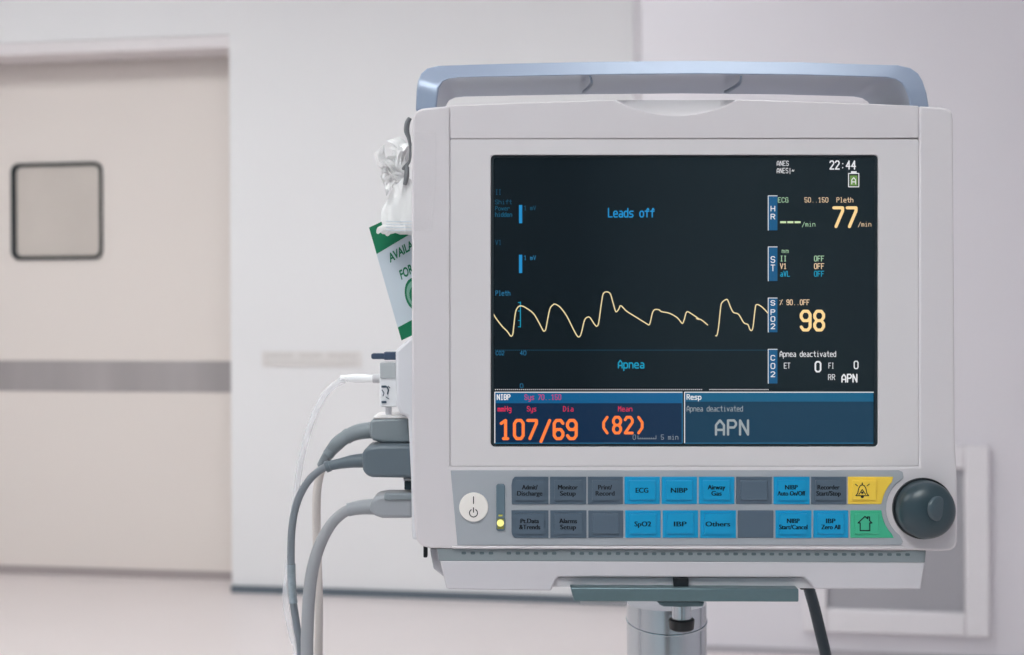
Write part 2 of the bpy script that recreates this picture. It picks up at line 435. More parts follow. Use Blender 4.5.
# inner bezel
ou = rrect(450.2, 139.1, 918.8, 466.1, 1.5); inn = rrect(490.8, 154.8, 878.4, 446.9, 4)
bm = B(); ring(bm, ou, inn, .0006, .012); obj('bezel', bm, case2, mon, bevel=.0006)
# display
bm = B(); prism(bm, rrect(490.2, 154.2, 879, 447.5, 4), .0032, .008)
scr = mat('display_glass', (20, 25, 30), .09, var=0, spec=.5)
scr.node_tree.nodes['Principled BSDF'].inputs['Emission Color'].default_value = lin((10, 26, 32)); scr.node_tree.nodes['Principled BSDF'].inputs['Emission Strength'].default_value = .4
screen = obj('screen', bm, scr, mon, smooth=False, label='dark glass display')
bm = B(); ring(bm, rrect(490.9, 155.0, 878.3, 446.8, 4), rrect(493.8, 157.6, 874.8, 444.4, 2), .0026, .0034)
obj('screen_border', bm, mat('display_border', (30, 40, 46), .4), screen)

T = Marks(.0031)
white = glow('px_white', (226, 226, 228)); dimw = glow('px_dim_white', (150, 158, 162)); peach = glow('px_peach', (250, 214, 150)); peach_d = glow('px_peach_small', (226, 196, 160))
gr_ = glow('px_green', (160, 196, 160)); cy = glow('px_cyan', (20, 150, 185)); cyb = glow('px_cyan_bright', (30, 140, 200)); dimb = glow('px_dim_blue', (24, 82, 108)); midb = glow('px_mid_blue', (40, 118, 160))
pink = glow('px_pink', (196, 60, 112)); red = glow('px_red', (214, 48, 84)); orange = glow('px_orange', (255, 128, 62)); yel = glow('px_trace', (232, 214, 164))
hdr = glow('px_header', (0, 88, 136)); bx1 = glow('px_box_blue', (0, 36, 68)); hdr2 = glow('px_header_teal', (6, 88, 124)); bx2 = glow('px_box_teal', (4, 52, 78)); tabc = glow('px_tab', (0, 82, 128)); grn = glow('px_batt', (104, 142, 66)); grey_px = glow('px_grey', (130, 140, 148))
t = T.text
t('Leads off', 608.5, 654, 208.4, 216.9, cyb, 1.25)
t('ANES', 777, 788.5, 161, 165.6, white, .65); t('ANES|~', 777, 794, 168.2, 173, white, .65)
t('22:44', 830, 855.4, 161, 169, white, 1.3)
T.line([(848.6,173.4),(858.8,173.4),(858.8,186.8),(848.6,186.8)], .9, white, .00006, True); T.rect(851, 171.2, 856.6, 173.4, white, .00006)
T.rect(850, 175.5, 857.4, 185.6, grn, .00005); t('A', 851.8, 855.6, 177.6, 184, white, .9, .0001)
def tab(y0, y1, word, ys):
    T.rect(768.2, y0, 777.4, y1, tabc, .00003)
    T.line([(777.2, y0), (768.2, y0), (768.2, y1)], .7, white, .00006)
    for ch, (a, b) in zip(word, ys): t(ch, 771, 774.8, a, b, white, .85, .0001)
tab(195.8, 230.3, 'HR', ((206.2,211),(214.2,219)))
tab(246.9, 281, 'ST', ((256.6,262.5),(265,270.8)))
tab(298, 332.2, 'SPO2', ((300.6,305.2),(309.7,314.6),(316.6,321.4),(323.8,328.7)))
tab(349.3, 383.4, 'CO2', ((355.4,360.2),(363.4,368.6),(371.8,376.7)))
t('ECG', 778.2, 788, 197.6, 202.2, gr_, .75); t('50..150', 804.8, 828, 197.6, 202.2, peach_d, .75); t('Pleth', 836.8, 853, 197.6, 202.2, peach_d, .75)
for k in range(3): T.rect(780.2+k*7.2, 221.2, 786.2+k*7.2, 223.2, glow('px_pale_green', (206, 226, 176)), .00006)
t('/min', 802.2, 815, 222, 226.3, gr_, .7); t('/min', 858.2, 871, 222, 226.3, peach_d, .7)
t('77', 833.8, 856, 207.8, 226.6, peach, 3.1, gw=.66)
t('mm', 782, 788.4, 248.4, 252.8, gr_, .6)
for i, (s_, c_) in enumerate((('II', gr_), ('V1', peach_d), ('aVL', cy))):
    y = 256 + i*7.6
    t(s_, 780.4, 780.4+len(s_)*3.35-.8, y, y+5.1, c_, .8); t('OFF', 814.4, 823.8, y, y+5.1, c_, .8)
t('% 90..OFF', 780, 809.2, 299.8, 304.8, peach_d, .8); t('98', 801.2, 823.6, 311.2, 330, peach, 3.0, gw=.66)
t('Apnea deactivated', 780, 835.8, 351.2, 356.6, white, .75); t('ET', 784.2, 790, 363, 368.3, white, .75); t('0', 815.4, 820.6, 361.8, 371.6, white, 1.6)
t('FI', 828.8, 833.8, 363, 368.3, white, .7); t('0', 854.2, 858, 361.2, 368.6, white, 1.1); t('RR', 828.4, 834.8, 374.5, 379.8, white, .7); t('APN', 842, 856.8, 374.4, 382, white, 1.35)
def dots(x0, x1, y, m, st=2.0, w=1.0):
    x = x0
    while x < x1: T.rect(x, y-.5, x+w, y+.4, m, .00005); x += st
dots(495, 701.5, 389.6, white); dots(709.5, 768, 389.6, white); dots(495, 768, 350.2, dimb, 2, .9)
zx = lambda p: [(480 + x/3.855, 280 + y/3.855) for x, y in p]; zy = lambda p: [(690 + x/5.39, 280 + y/5.39) for x, y in p]
w1 = zx([(50,128),(62,148),(85,178),(105,198),(117,215),(123,215),(127,206),(130,180),(137,125),(147,104),(160,100),(175,106),(205,128),(225,160),(243,194),(249,196),(254,188),(262,145),(270,110),(280,97),(290,93),(310,106),(335,140),(360,190),(376,217),(386,216),(393,195),(403,155),(415,143),(425,146),(438,166),(447,177),(452,177),(458,162),(468,90),(477,50),(500,50),(512,85),(522,119),(528,121),(535,112),(543,99),(565,120),(600,142),(645,170),(652,172),(656,164),(668,119),(688,114),(700,122),(730,128),(760,145),(776,164),(782,166),(788,150),(797,123),(815,130),(845,151)]) + zy([(35,208),(60,214),(95,242)])
w2 = zy([(138,300),(146,296),(155,245),(165,150),(172,122),(195,105),(205,112),(220,150),(235,175),(262,185),(290,230),(312,240),(322,265),(332,272),(340,250),(350,165),(358,133),(385,143),(420,178)])
def smooth2(p): return [(v.x, v.y) for v in catmull([Vector((a, b)) for a, b in p], 4)]
T.line(smooth2(w1), 1.15, yel, .0001); T.line(smooth2(w2), 1.15, yel, .0001)
T.line([(520.4,302),(520.4,327)], .9, cy, .00007)
for y in (302.5, 311, 320.5, 326.8): T.line([(518.2,y),(520.4,y)], .7, cy, .00007)
t('II', 495.6, 501, 189.6, 194.6, dimb, .6); t('Shift', 495.4, 511.6, 199.8, 204, dimb, .65); t('Power', 495.4, 509.6, 206.4, 210.2, dimb, .65); t('hidden', 495.4, 511.8, 212.4, 216.6, dimb, .8)
T.rect(519, 205, 522.2, 223.2, cyb, .00006); T.rect(519, 254.8, 522.2, 273, cyb, .00006)
t('1 mV', 524.2, 535.6, 205.8, 210, dimb, .65); t('1 mV', 524.2, 535.6, 255.6, 259.8, midb, .65)
t('V1', 495.6, 501.2, 240, 244.8, dimb, .65); t('Pleth', 495.8, 510, 290.8, 295.4, midb, .7)
t('CO2', 496, 504, 351, 355, midb, .6); t('40', 520.2, 526, 350.9, 355, midb, .6); t('0', 520.2, 523, 383.8, 387.8, midb, .6)
t('Apnea', 618.4, 643.8, 360.4, 368, cy, 1.15)
T.rect(494.6, 392.2, 682.4, 443.4, bx1, .00001); T.rect(494.6, 392.2, 682.4, 403.2, hdr, .00003)
T.line([(494.8,443),(494.8,392.2),(682.2,392.2)], .9, white, .00006); T.line([(682.2,392.2),(682.2,443)], .7, midb, .00006); T.line([(494.8,443.2),(682.2,443.2)], .6, midb, .00006)
T.rect(684.4, 392.2, 873.4, 443.4, bx2, .00001); T.rect(684.4, 392.2, 873.4, 401.6, hdr2, .00003)
T.line([(684.6,443),(684.6,392.2),(873.4,392.2)], .9, white, .00006); T.line([(684.6,443.2),(873,443.2)], .6, midb, .00006)
t('NIBP', 497.2, 510, 394.6, 399.6, white, .95); t('Sys 70..150', 524.8, 560.8, 394.6, 399.6, pink, .75)
t('mmHg', 498, 511, 406.4, 411.2, red, .8); t('Sys', 527.2, 536, 406.4, 411.2, red, .75); t('Dia', 563.4, 573.2, 406.4, 411.2, red, .75); t('Mean', 618.4, 632, 406.4, 411.2, red, .75)
t('107/69', 501.2, 576.2, 420.4, 438.6, orange, 3.1, gw=.66); t('(82)', 601.8, 644, 417.2, 433, orange, 2.8, gw=.62)
t('5 min', 661.2, 678, 434.8, 439.4, grey_px, .7); t('0', 633, 635.6, 434.8, 439.4, grey_px, .6); T.line([(638,435.6),(638,438.8),(656,438.8),(656,435.6)], .6, grey_px, .00006)
for k in range(1, 8): T.line([(638+k*2.25,437.4),(638+k*2.25,438.8)], .5, grey_px, .00006)
t('Resp', 687, 701, 394.6, 399.4, white, .85); t('Apnea deactivated', 687, 742.6, 406, 411.2, dimw, .7); t('APN', 716, 748, 420.4, 434.6, dimw, 2.3, gw=.66)
obj('display_readout', T.bm, T.mats, screen, smooth=False, label='glowing readings, traces and windows on the display')

# control panel
pan = [(450.6,470.4),(899,470.4),(902.6,472),(903.5,476.5)]
knx, kny = 922.6, 508.2
pan += [(knx + 36.5*math.cos(math.radians(a)), kny + 35*math.sin(math.radians(a))) for a in range(-122, -240, -10)]
pan += [(903,541.5),(901,545.2),(457.4,545.2)]
bm = B(); prism(bm, pan, -.0006, .002); obj('control_panel', bm, panel_m, mon, bevel=.0003, label='grey strip the keys sit on')
bm = B(); prism(bm, [(452,546.4),(906,547.2),(906,549.6),(452,548.9)], -.0016, .004); obj('front_lip', bm, case, mon, bevel=.0008, seg=3)
cols = [511.5, 550, 587.8, 624.4, 661.6, 698.8, 736.2, 773.6, 811.2, 848]
row = ((476.8, 504.2), (510.4, 538))
names = [[('Admit/', 'Discharge'), ('Monitor', 'Setup'), ('Print/', 'Record'), ('ECG',), ('NIBP',), ('Airway', 'Gas'), (), ('NIBP', 'Auto On/Off'), ('Recorder', 'Start/Stop'), 'bell'],
         [('Pt.Data', '&Trends'), ('Alarms', 'Setup'), (), ('SpO2',), ('IBP',), ('Others',), (), ('NIBP', 'Start/Cancel'), ('IBP', 'Zero All'), 'home']]
cmt = [['g','g','g','b','b','b','g','b','g','y'], ['g','g','g','b','b','b','g','b','b','t']]
mm_ = {'g': btn_g, 'b': btn_b, 'y': btn_y, 't': btn_t}
cname = {'g': 'grey', 'b': 'blue', 'y': 'yellow', 't': 'green'}
for r in range(2):
    y0, y1 = row[r]
    for c in range(10):
        off = (c * .27) if r else 0
        x0 = cols[c] + off; x1 = (cols[c+1] - 1.6 + off) if c < 9 else 0
        mt = mm_[cmt[r][c]]; spec = names[r][c]
        if c < 9:
            pts = [(x0,y0),(x1,y0),(x1,y1),(x0,y1)]
            if c == 0:
                pts = ([(x0+.3,y1)] + [(x0,y0+8),(x0+1,y0+2.6),(x0+3.4,y0)] + [(x1,y0),(x1,y1)]) if r == 0 else [(x0,y0),(x1,y0),(x1,y1),(x0+3.4,y1),(x0+1,y1-2.6),(x0,y1-6)]
            xl, xr = x0, x1
        else:
            if r == 0: pts = [(x0,y0),(893.4,y0)] + [(knx+41*math.cos(math.radians(a)), kny+39*math.sin(math.radians(a))) for a in (-138,-146,-154,-162,-170)] + [(881.4,y1),(x0,y1)]
            else: pts = [(x0,y0)] + [(knx+41*math.cos(math.radians(a)), kny+39*math.sin(math.radians(a))) for a in (-182,-190,-198,-206,-214,-222)] + [(894,y1),(x0,y1)]
            pts[1] = (pts[1][0], max(pts[1][1], y0)); xl, xr = x0, x0+33
        bm = B(); prism(bm, pts, -.0012, .0004, mi=0)
        # raised key pad
        if not (r == 1 and c == 6):
            pw = [(xl+4.5,y0+3.4),(xr-4.5,y0+3.4),(xr-4.5,y1-4),(xl+4.5,y1-4)]
            prism(bm, pw, -.0024, -.0011, mi=0)
        dd = -.00246
        place = lambda x, y: P(x, y, dd)
        if isinstance(spec, tuple):
            cx = (xl+xr)/2 - .2
            wpc = {9: 25, 7: 20, 6: 17.5, 5: 15, 11: 29, 8: 23, 10: 26, 12: 30.5}
            hy = (y0+y1)/2
            for i, s_ in enumerate(spec):
                if len(spec) == 1: w = len(s_)*4.0+.4; yt = hy-3.0
                else: w = {'Admit/': 15.4, 'Discharge': 25, 'Monitor': 19.5, 'Setup': 15.4, 'Print/': 13.6, 'Record': 18.6, 'Airway': 17.4, 'Gas': 10, 'NIBP': 12.4, 'Auto On/Off': 27.5, 'Recorder': 21.8, 'Start/Stop': 24.2, 'Pt.Data': 18.2, '&Trends': 20.8, 'Alarms': 17.6, 'Start/Cancel': 28, 'IBP': 9.2, 'Zero All': 18.8}[s_]; yt = hy-5.9+6.1*i
                
                for ox in (-.26, 0, .26): letters(bm, s_, cx-w/2+ox, cx+w/2+ox, yt, yt+(4.9 if len(spec) > 1 else 5.2), place, 1, off=0)
        elif spec == 'bell':
            k = Marks(dd); k.bm = bm; k.mats = [mt, ink_s]; cx, cyy = 862.3, 490.5
            k.line([(cx-6.4,cyy+5.2),(cx-4.6,cyy+3),(cx-3.6,cyy-2),(cx-2,cyy-4.8),(cx,cyy-5.6),(cx+2,cyy-4.8),(cx+3.6,cyy-2),(cx+4.6,cyy+3),(cx+6.4,cyy+5.2)], 1.0, ink_s, 0, True)
            k.line([(cx,cyy-5.6),(cx,cyy-7.4)], 1.3, ink_s); k.poly(circ(cx, cyy+6.1, 1.7, 10), ink_s)
            k.line([(cx-7,cyy-6.4),(cx-4.8,cyy-4.6)], .9, ink_s); k.line([(cx+7,cyy-6.4),(cx+4.8,cyy-4.6)], .9, ink_s)
            k.line([(cx-3.4,cyy+4),(cx,cyy-1),(cx+3.4,cyy+4)], .9, ink_s); k.poly(circ(cx, cyy+2.2, 1.2, 10), ink_s)
        else:
            k = Marks(dd); k.bm = bm; k.mats = [mt, ink_s]; cx, cyy = 865, 524
            k.line([(cx-4.8,cyy+6.6),(cx-4.8,cyy-1),(cx-7,cyy-1),(cx,cyy-7.6),(cx+2.6,cyy-5.2),(cx+2.6,cyy-7),(cx+4.6,cyy-7),(cx+4.6,cyy-3.4),(cx+7,cyy-1),(cx+4.8,cyy-1),(cx+4.8,cyy+6.6)], 1.15, ink_s, 0, True)
        nm = ' '.join(spec) if isinstance(spec, tuple) and spec else {'bell': 'alarm bell', 'home': 'house symbol'}.get(spec if isinstance(spec, str) else '', 'blank')
        obj('key', bm, [mt, ink_s], mon, bevel=.00042, smooth=False, label='%s key, %s' % (cname[cmt[r][c]], nm))
# power button
bm = B(); prism(bm, circ(473.7, 507.3, 14.6, 40), -.0022, .001); pb = obj('power_button', bm, white_b, mon, bevel=.0006, seg=3, label='round white power button')
k = Marks(-.0023)
k.line([(473.5,496.8),(473.5,503.6)], 1.0, ink)
k.line(circ(473.5, 513, 4.0, 16, -55, 235), 1.0, ink); k.line([(473.5,507.8),(473.5,512.2)], 1.0, ink)
obj('power_symbol', k.bm, k.mats, pb, smooth=False)
# indicator
bm = B(); prism(bm, rrect(496.2, 484, 505, 531, 2.5), -.0018, .001); ind = obj('status_indicator', bm, mat('indicator_window', (98, 116, 128), .25), mon, bevel=.0004)
k = Marks(-.0019); k.poly(circ(500.4, 523, 3.6, 20), glow('led_core', (250, 244, 150), 1.1), .0001); k.poly([(498.4,514.6),(502.6,514.6),(502.4,516.4),(498.6,516.4)], glow('led_small', (190, 190, 90), .8), .0001)
k.rect(497.2, 518.6, 504, 529, glow('led_halo', (150, 152, 84), .5), 0)
obj('indicator_lamp', k.bm, k.mats, ind, smooth=False, label='glowing yellow lamp')
# knob
bm = B(); c0 = P(knx, kny, 0); ax = Vector((0, -1, 0)); k_ = S
lathe(bm, c0 + Vector((0, .001, 0)), ax, [(0, 30.6*k_), (.003, 30.6*k_), (.0032, 29*k_)], 64)
obj('knob_collar', bm, blackp, mon)
bm = B(); lathe(bm, c0, ax, [(.002, 28.6*k_), (.010, 28.2*k_), (.0125, 27.2*k_), (.0147, 24.6*k_), (.0166, 20.5*k_), (.0180, 15*k_), (.0188, 8*k_), (.0190, 0)], 64)
kb = obj('knob', bm, knob_m, mon, label='charcoal rotary knob')
bm = B(); c1 = P(937.0, 508.6, -.0167)
lathe(bm, c1, (Vector((.5, -1, 0))), [(0, 12.4*k_), (.0013, 12.2*k_), (.0021, 11.0*k_), (.0028, 7*k_), (.0031, 0)], 40)
obj('finger_dimple', bm, knob_d, kb)
# lower housing
bm = B(); prism(bm, [(437,548.6),(926,550.4),(925,562.6),(439,561)], .0012, .10); obj('vent_strip', bm, vent_m, mon, bevel=.0005)
bm = B()
xs = [461.5+9.05*i for i in range(4)] + [506.6+9.05*i for i in range(6)] + [570.5+9.05*i for i in range(38)]
for x in xs:
    y = 551.8 + (x-461)/460*1.6
    prism(bm, rrect(x, y, x+4.6, y+2.6, .9, 2), .0008, .006)
obj('vent_slots', bm, slot_m, mon, smooth=False)
bm = B(); prism(bm, [(440,560.4),(925.6,562.2),(920.6,589.6),(814,589.2),(811,584),(804,577.6),(558,577),(555.5,580),(551,591),(446.5,589.6)], .0012, .095, dref=.0012)
obj('lower_housing', bm, mat('case_plastic_lower', (198, 194, 200), .45), mon, bevel=.0012, seg=3)
bm = B(); prism(bm, [(552,577.2),(812,577.6),(815,588.4),(553,587.2)], .006, .09, dref=.006); obj('base_recess', bm, case3, mon, bevel=.0005)
bm = B(); prism(bm, [(430,549),(441,549),(445,578),(441,574.5),(433.4,568.6)], .014, .06); obj('side_bracket', bm, mat('bracket_grey', (176, 174, 180), .5), mon, bevel=.0006)
bm = B(); prism(bm, rrect(423.4, 545, 427.4, 557.6, 1.2), .012, .016); obj('foot_pin', bm, blackp, mon)
# handle
ho = [(415.4,112),(416.4,92),(417.6,82),(421,74.5),(427,69.4),(436,67.2),(500,65.2),(600,63.0),(700,62.2),(800,63.6),(880,66.2),(900,66.6),(911,69),(918.6,74.6),(923,82),(927,94),(930,112)]
hi_ = [(436.4,112),(437.6,98),(439,88),(443,81.4),(450,78.4),(459,77.4),(520,76.2),(600,74.8),(700,74.0),(800,75),(870,76.8),(886,77.4),(895,79),(901.6,83),(905.6,89),(909,98),(911,112)]
bm = B(); n = len(ho)
pf = [P(x, y-1.3, .004 + (.009 if 2 < i < 14 else .003)) for i, (x, y) in enumerate(ho)]; pi = [P(x, y, .004) for x, y in hi_]
dep = .088
def back(p, dz): return Vector((p.x, p.y + dep, p.z + dz))
vo = [bm.verts.new(p) for p in pf]; vi = [bm.verts.new(p) for p in pi]; vob = [bm.verts.new(Vector((p.x, D+.004+dep, p.z))) for p in pf]; vib = [bm.verts.new(back(p, 0)) for p in pi]
vim = [bm.verts.new(Vector((p.x, p.y + dep*.55, p.z + (.003 if 3 < i < n-4 else 0)))) for i, p in enumerate(pi)]
for i in range(n-1):
    for q in ((vo[i],vo[i+1],vi[i+1],vi[i]), (vi[i],vi[i+1],vim[i+1],vim[i]), (vim[i],vim[i+1],vib[i+1],vib[i]), (vob[i],vob[i+1],vo[i+1],vo[i]), (vib[i],vib[i+1],vob[i+1],vob[i])): bm.faces.new(q)
bm.faces.new((vo[0],vi[0],vim[0],vib[0],vob[0])); bm.faces.new((vo[-1],vob[-1],vib[-1],vim[-1],vi[-1]))
hd = obj('handle', bm, blue, mon, bevel=.0014, seg=3, ang=50, label='blue-grey carrying handle')
hd.modifiers['bevel'].harden_normals = True
for px in (590, 741):
    bm = B(); a = P(px, 76.5, .006)
    tube(bm, catmull([a, a+Vector((.002,.02,-.0016)), a+Vector((-.001,.05,-.0022)), a+Vector((-.001,.064,-.0002))], 5), [.0006,.0012,.0014,.0006], 10)
    obj('handle_rib', bm, blue_d, hd)

# module rack and side modules (left flank, behind the front frame)
bm = B(); prism(bm, [(395.4,351),(412,336),(450,336),(450,540),(412,540),(411,480),(408,417),(400,414),(396,404)], .036, .10)
obj('module_rack', bm, mat('module_white', (206, 206, 212), .45), mon, bevel=.002)
bm = B(); prism(bm, rrect(371, 353.2, 386.5, 359.2, 2.4), .05, .056); prism(bm, [(384,352),(397,352),(397,360),(384,360)], .049, .060)
obj('release_lever', bm, mat('lever_blue_black', (62, 76, 98), .4), mon, bevel=.0005)
bm = B(); prism(bm, rrect(379.6, 362, 397.5, 407, 2), .05, .068); wt = obj('water_trap', bm, mat('trap_white', (222, 222, 226), .35), mon, bevel=.0008, label='translucent water trap cup')
bm = B(); prism(bm, [(380,363),(395.4,363),(395.4,378.4),(380,378.4)], .0492, .052); obj('trap_window', bm, mat('trap_window', (172, 176, 180), .3), wt)
k = Marks(.0491)
lb = mat('label_ink', (62, 78, 96), .5)
for y0 in (385.5, 401): k.rect(381.5, y0, 386.5, y0+2.2, lb)
k.line([(387,387),(388.5,390),(387.5,394)], 1.3, lb); k.line([(382,390),(384,393),(383,396)], .9, lb); k.line([(386,397),(389,399)], .9, lb); k.line([(388,386),(390,388)], .8, lb)
obj('trap_label', k.bm, k.mats, wt, smooth=False)
bm = B(); tube(bm, [P(388.5, 407, .058), P(388.5, 414.6, .058)], .0022, 10); obj('trap_outlet', bm, mat('trap_white', (222,222,226)), wt)
bm = B(); prism(bm, rrect(404.4, 480, 420, 489.8, .8), .05, .07); obj('port_plug', bm, mat('plug_black', (30, 44, 52), .4), mon, bevel=.0004)
bm = B(); prism(bm, [(403,478.8),(420,478.8),(420,482),(404,482)], .05, .07); obj('port_cover', bm, case3, mon, bevel=.0004)

# ================================================================== STAND
pd = .085
base = P(667, 640, pd); base.z = 0
st = thing('monitor_stand', 'steel pole stand with flat mounting plate under the monitor', 'stand', base)
bm = B(); prism(bm, [(570.4,587.6),(798.8,589.0),(798.8,602),(574,601.4)], -.004, .12); obj('mounting_plate', bm, steel_pl, st, bevel=.0008)
bm = B(); prism(bm, [(580,601.4),(626,601.6),(626,604.6),(581,604.4)], .004, .10); obj('plate_rib', bm, case3, st)
r = (706.5-627)/2/F*(D+pd); pc = P(666.7, 640, pd); 
def vz(py, d): return P(667, py, d).z
zt_ = vz(602.6, pd); zr = vz(611.5, pd)
bm = B(); lathe(bm, Vector((pc.x, pc.y, 0)), Vector((0,0,1)), [(.09, r), (zr-.0012, r)], 64); obj('pole', bm, steel, st)
bm = B(); lathe(bm, Vector((pc.x, pc.y, 0)), Vector((0,0,1)), [(zr-.0012, r), (zt_, r)], 64)
zc = P(667, 619.5, pd).z
tube(bm, [Vector((pc.x+r*math.cos(2*math.pi*q/64), pc.y+r*math.sin(2*math.pi*q/64), zc+.17*r*math.sin(2*math.pi*q/64))) for q in range(65)], .0007, 8)
obj('collar', bm, steel, st)
bm = B(); prism(bm, [(657,601.8),(704.6,602),(703,606.8),(664,606.8),(660,605)], .018, .05); obj('clamp_bracket', bm, steel_pl, st, bevel=.0005)
b0 = P(681.6, 606, .030)
bm = B(); lathe(bm, Vector((b0.x, b0.y, P(681,622,.03).z)), Vector((0,0,1)), [(-.004, 10.2*S), (.0112, 10.2*S)], 32); bolt = obj('clamp_bolt', bm, steel, st)
bm = B(); zk = P(681.4, 630, .03).z; lathe(bm, Vector((b0.x, b0.y, zk)), Vector((0,0,1)), [(0, 10.6*S), (.0010, 12.6*S), (.0068, 13.4*S), (.0076, 12.4*S), (.0077, 10.3*S)], 40); obj('clamp_knob', bm, blackp, bolt, label='black clamp knob')
bm = B(); prism(bm, rrect(673.6, 577.8, 688.6, 587.9, 1.2), .0015, .0058); obj('plate_catch', bm, blackp, st, bevel=.0004)
bm = B()
for k in range(5):
    a = math.radians(90 + 72*k); dv = Vector((math.cos(a), math.sin(a), 0))
    tube(bm, [Vector((pc.x, pc.y, .095)) + dv*.02, Vector((pc.x, pc.y, .085)) + dv*.28], [.022, .014], 12)
obj('star_base', bm, steel_pl, st)
for k in range(5):
    a = math.radians(90 + 72*k); q = Vector((pc.x, pc.y, 0)) + Vector((math.cos(a), math.sin(a), 0))*.28
    bm = B(); lathe(bm, Vector((q.x-.012, q.y, .036)), Vector((1,0,0)), [(0, .03), (.003, .036), (.021, .036), (.024, .03)], 24)
    lathe(bm, Vector((q.x, q.y, .06)), Vector((0,0,1)), [(0, .006), (.03, .006)], 12); obj('caster', bm, blackp, st)

# ================================================================== CABLES
def path(pts): return catmull([P(*p) for p in pts], 8)
def down(x, y, d, x2): # continue to near the floor
    return (x, y, d)
cab_rad = lambda w, d: w/2/F*(D+d)
# top cable : cream
d = .068
t = thing('sensor_cable', 'cream cable with grey plug, uppermost of three plugs at the monitor\'s left side', 'cable', P(369, 430, d), 'plugged sensor cables')
bm = B(); prism(bm, [(369.4,421.5),(374,419),(385,418.2),(413,418.2),(413,443),(382,443),(373,440.5),(369.2,436)], .055, .082); obj('plug', bm, conn_g, t, bevel=.002, seg=3)
bm = B(); prism(bm, [(373.4,416.4),(378,415),(413,415),(413,418.4),(373.4,418.8)], .055, .084); obj('plug_cover', bm, mat('plug_cover_white', (226, 222, 222), .4), t, bevel=.0008)
bm = B(); tube(bm, path([(371,430,d),(358,432,d),(346,437,d),(337,444,d),(328,455,d+.004),(322,466,d+.008)]), [cab_rad(w,d) for w in (17,16,14,14.5,11,10.5)], 18)
for w_, pp in ((15.4, ((350,434.6),(346,437.2))), (12.0, ((331,450.6),(328,455)))):
    tube(bm, path([(x,y,d+.001) for x,y in pp]), cab_rad(w_,d), 18)
obj('strain_relief', bm, conn_g, t)
bm = B(); tube(bm, path([(325,461,d+.008),(320,474,d+.012),(316.8,495,d+.016),(316.6,530,d+.018),(317.8,570,d+.018),(319,612,d+.018),(318.4,660,d+.018),(316,820,d+.02),(330,1150,d+.05)]), cab_rad(8.6,d+.01), 16); obj('cord', bm, cable_c, t, label='cream cord')
# middle cable : dark grey with a printed sleeve
d = .060
t = thing('sensor_cable', 'grey cable with large dark grey plug, middle of three plugs, tagged sleeve below', 'cable', P(362, 462, d), 'plugged sensor cables')
bm = B(); prism(bm, [(361.8,455),(363.4,449.6),(368.6,446.4),(380,445),(413,445),(413,478.4),(372,477.6),(365.6,475.6),(362.6,470)], .044, .076); obj('plug', bm, conn_d, t, bevel=.0026, seg=3)
bm = B(); tube(bm, path([(365,460.4,d),(352,461.4,d),(340,463.6,d),(328,466,d)]), [cab_rad(w,d) for w in (15,13,10.5,9.6)], 18)
tube(bm, path([(330,465.6,d),(327.4,466.6,d),(325.8,467.2,d)]), cab_rad(11.5,d), 18); obj('strain_relief', bm, conn_d, t)
mid = [(331,465.4,d),(322,469,d),(311,478,d),(302,491,d),(295.4,508,d),(292,528,d),(291,550,d),(291.4,575,d),(293,600,d),(297,628,d),(301,660,d),(310,820,d),(330,1150,d+.03)]
bm = B(); tube(bm, path(mid), cab_rad(7.6,d), 16); obj('cord', bm, cable_g, t, label='mid grey cord')
bm = B(); tube(bm, path([(291.2,564,d-.001),(291.6,580,d-.001),(292.6,596,d-.001),(293.4,603,d-.001)]), cab_rad(8.6,d), 16); sl = obj('cord_sleeve', bm, mat('sleeve_grey', (140, 150, 158), .2, var=.25, scale=400, coat=.6), t, label='clear printed sleeve')
bm = B(); q = P(291.8, 599.4, d-.003); lathe(bm, q + Vector((0,.001,0)), Vector((0,-1,0)), [(0, 2.7*S), (.0012, 2.4*S), (.0016, 0)], 16); obj('sleeve_dot', bm, ink, sl)
# bottom cable : thick light grey
d = .052
t = thing('sensor_cable', 'thick light grey cable with light grey plug, lowest of three plugs', 'cable', P(372, 506, d), 'plugged sensor cables')
bm = B(); prism(bm, [(369.4,506),(371,500),(377,496),(386,494.4),(413,494.4),(413,518.6),(382,518.6),(373,515.6),(370,511)], .040, .066); obj('plug', bm, conn_l, t, bevel=.0026, seg=3)
bm = B(); prism(bm, [(384,493.6),(413,493.6),(413,500.4),(384,500.4)], .0385, .046); obj('plug_band', bm, conn_g, t, bevel=.001)
bm = B(); tube(bm, path([(374,506.6,d),(364,507,d),(356,508,d),(348,509.8,d)]), [cab_rad(w,d) for w in (16,15,14,13.5)], 18); obj('strain_relief', bm, conn_l, t)
bm = B(); tube(bm, path([(352,508.6,d),(343,513,d),(333,522,d),(324,536,d),(316.6,554,d),(311.6,575,d),(308.8,600,d),(307.4,630,d),(307,660,d),(308,820,d),(320,1150,d+.02)]), [cab_rad(w,d) for w in (11,11,11.4,12,12.6,12.6,12.6,12.6,12.6)], 18); obj('cord', bm, cable_l, t, label='thick light grey cord')
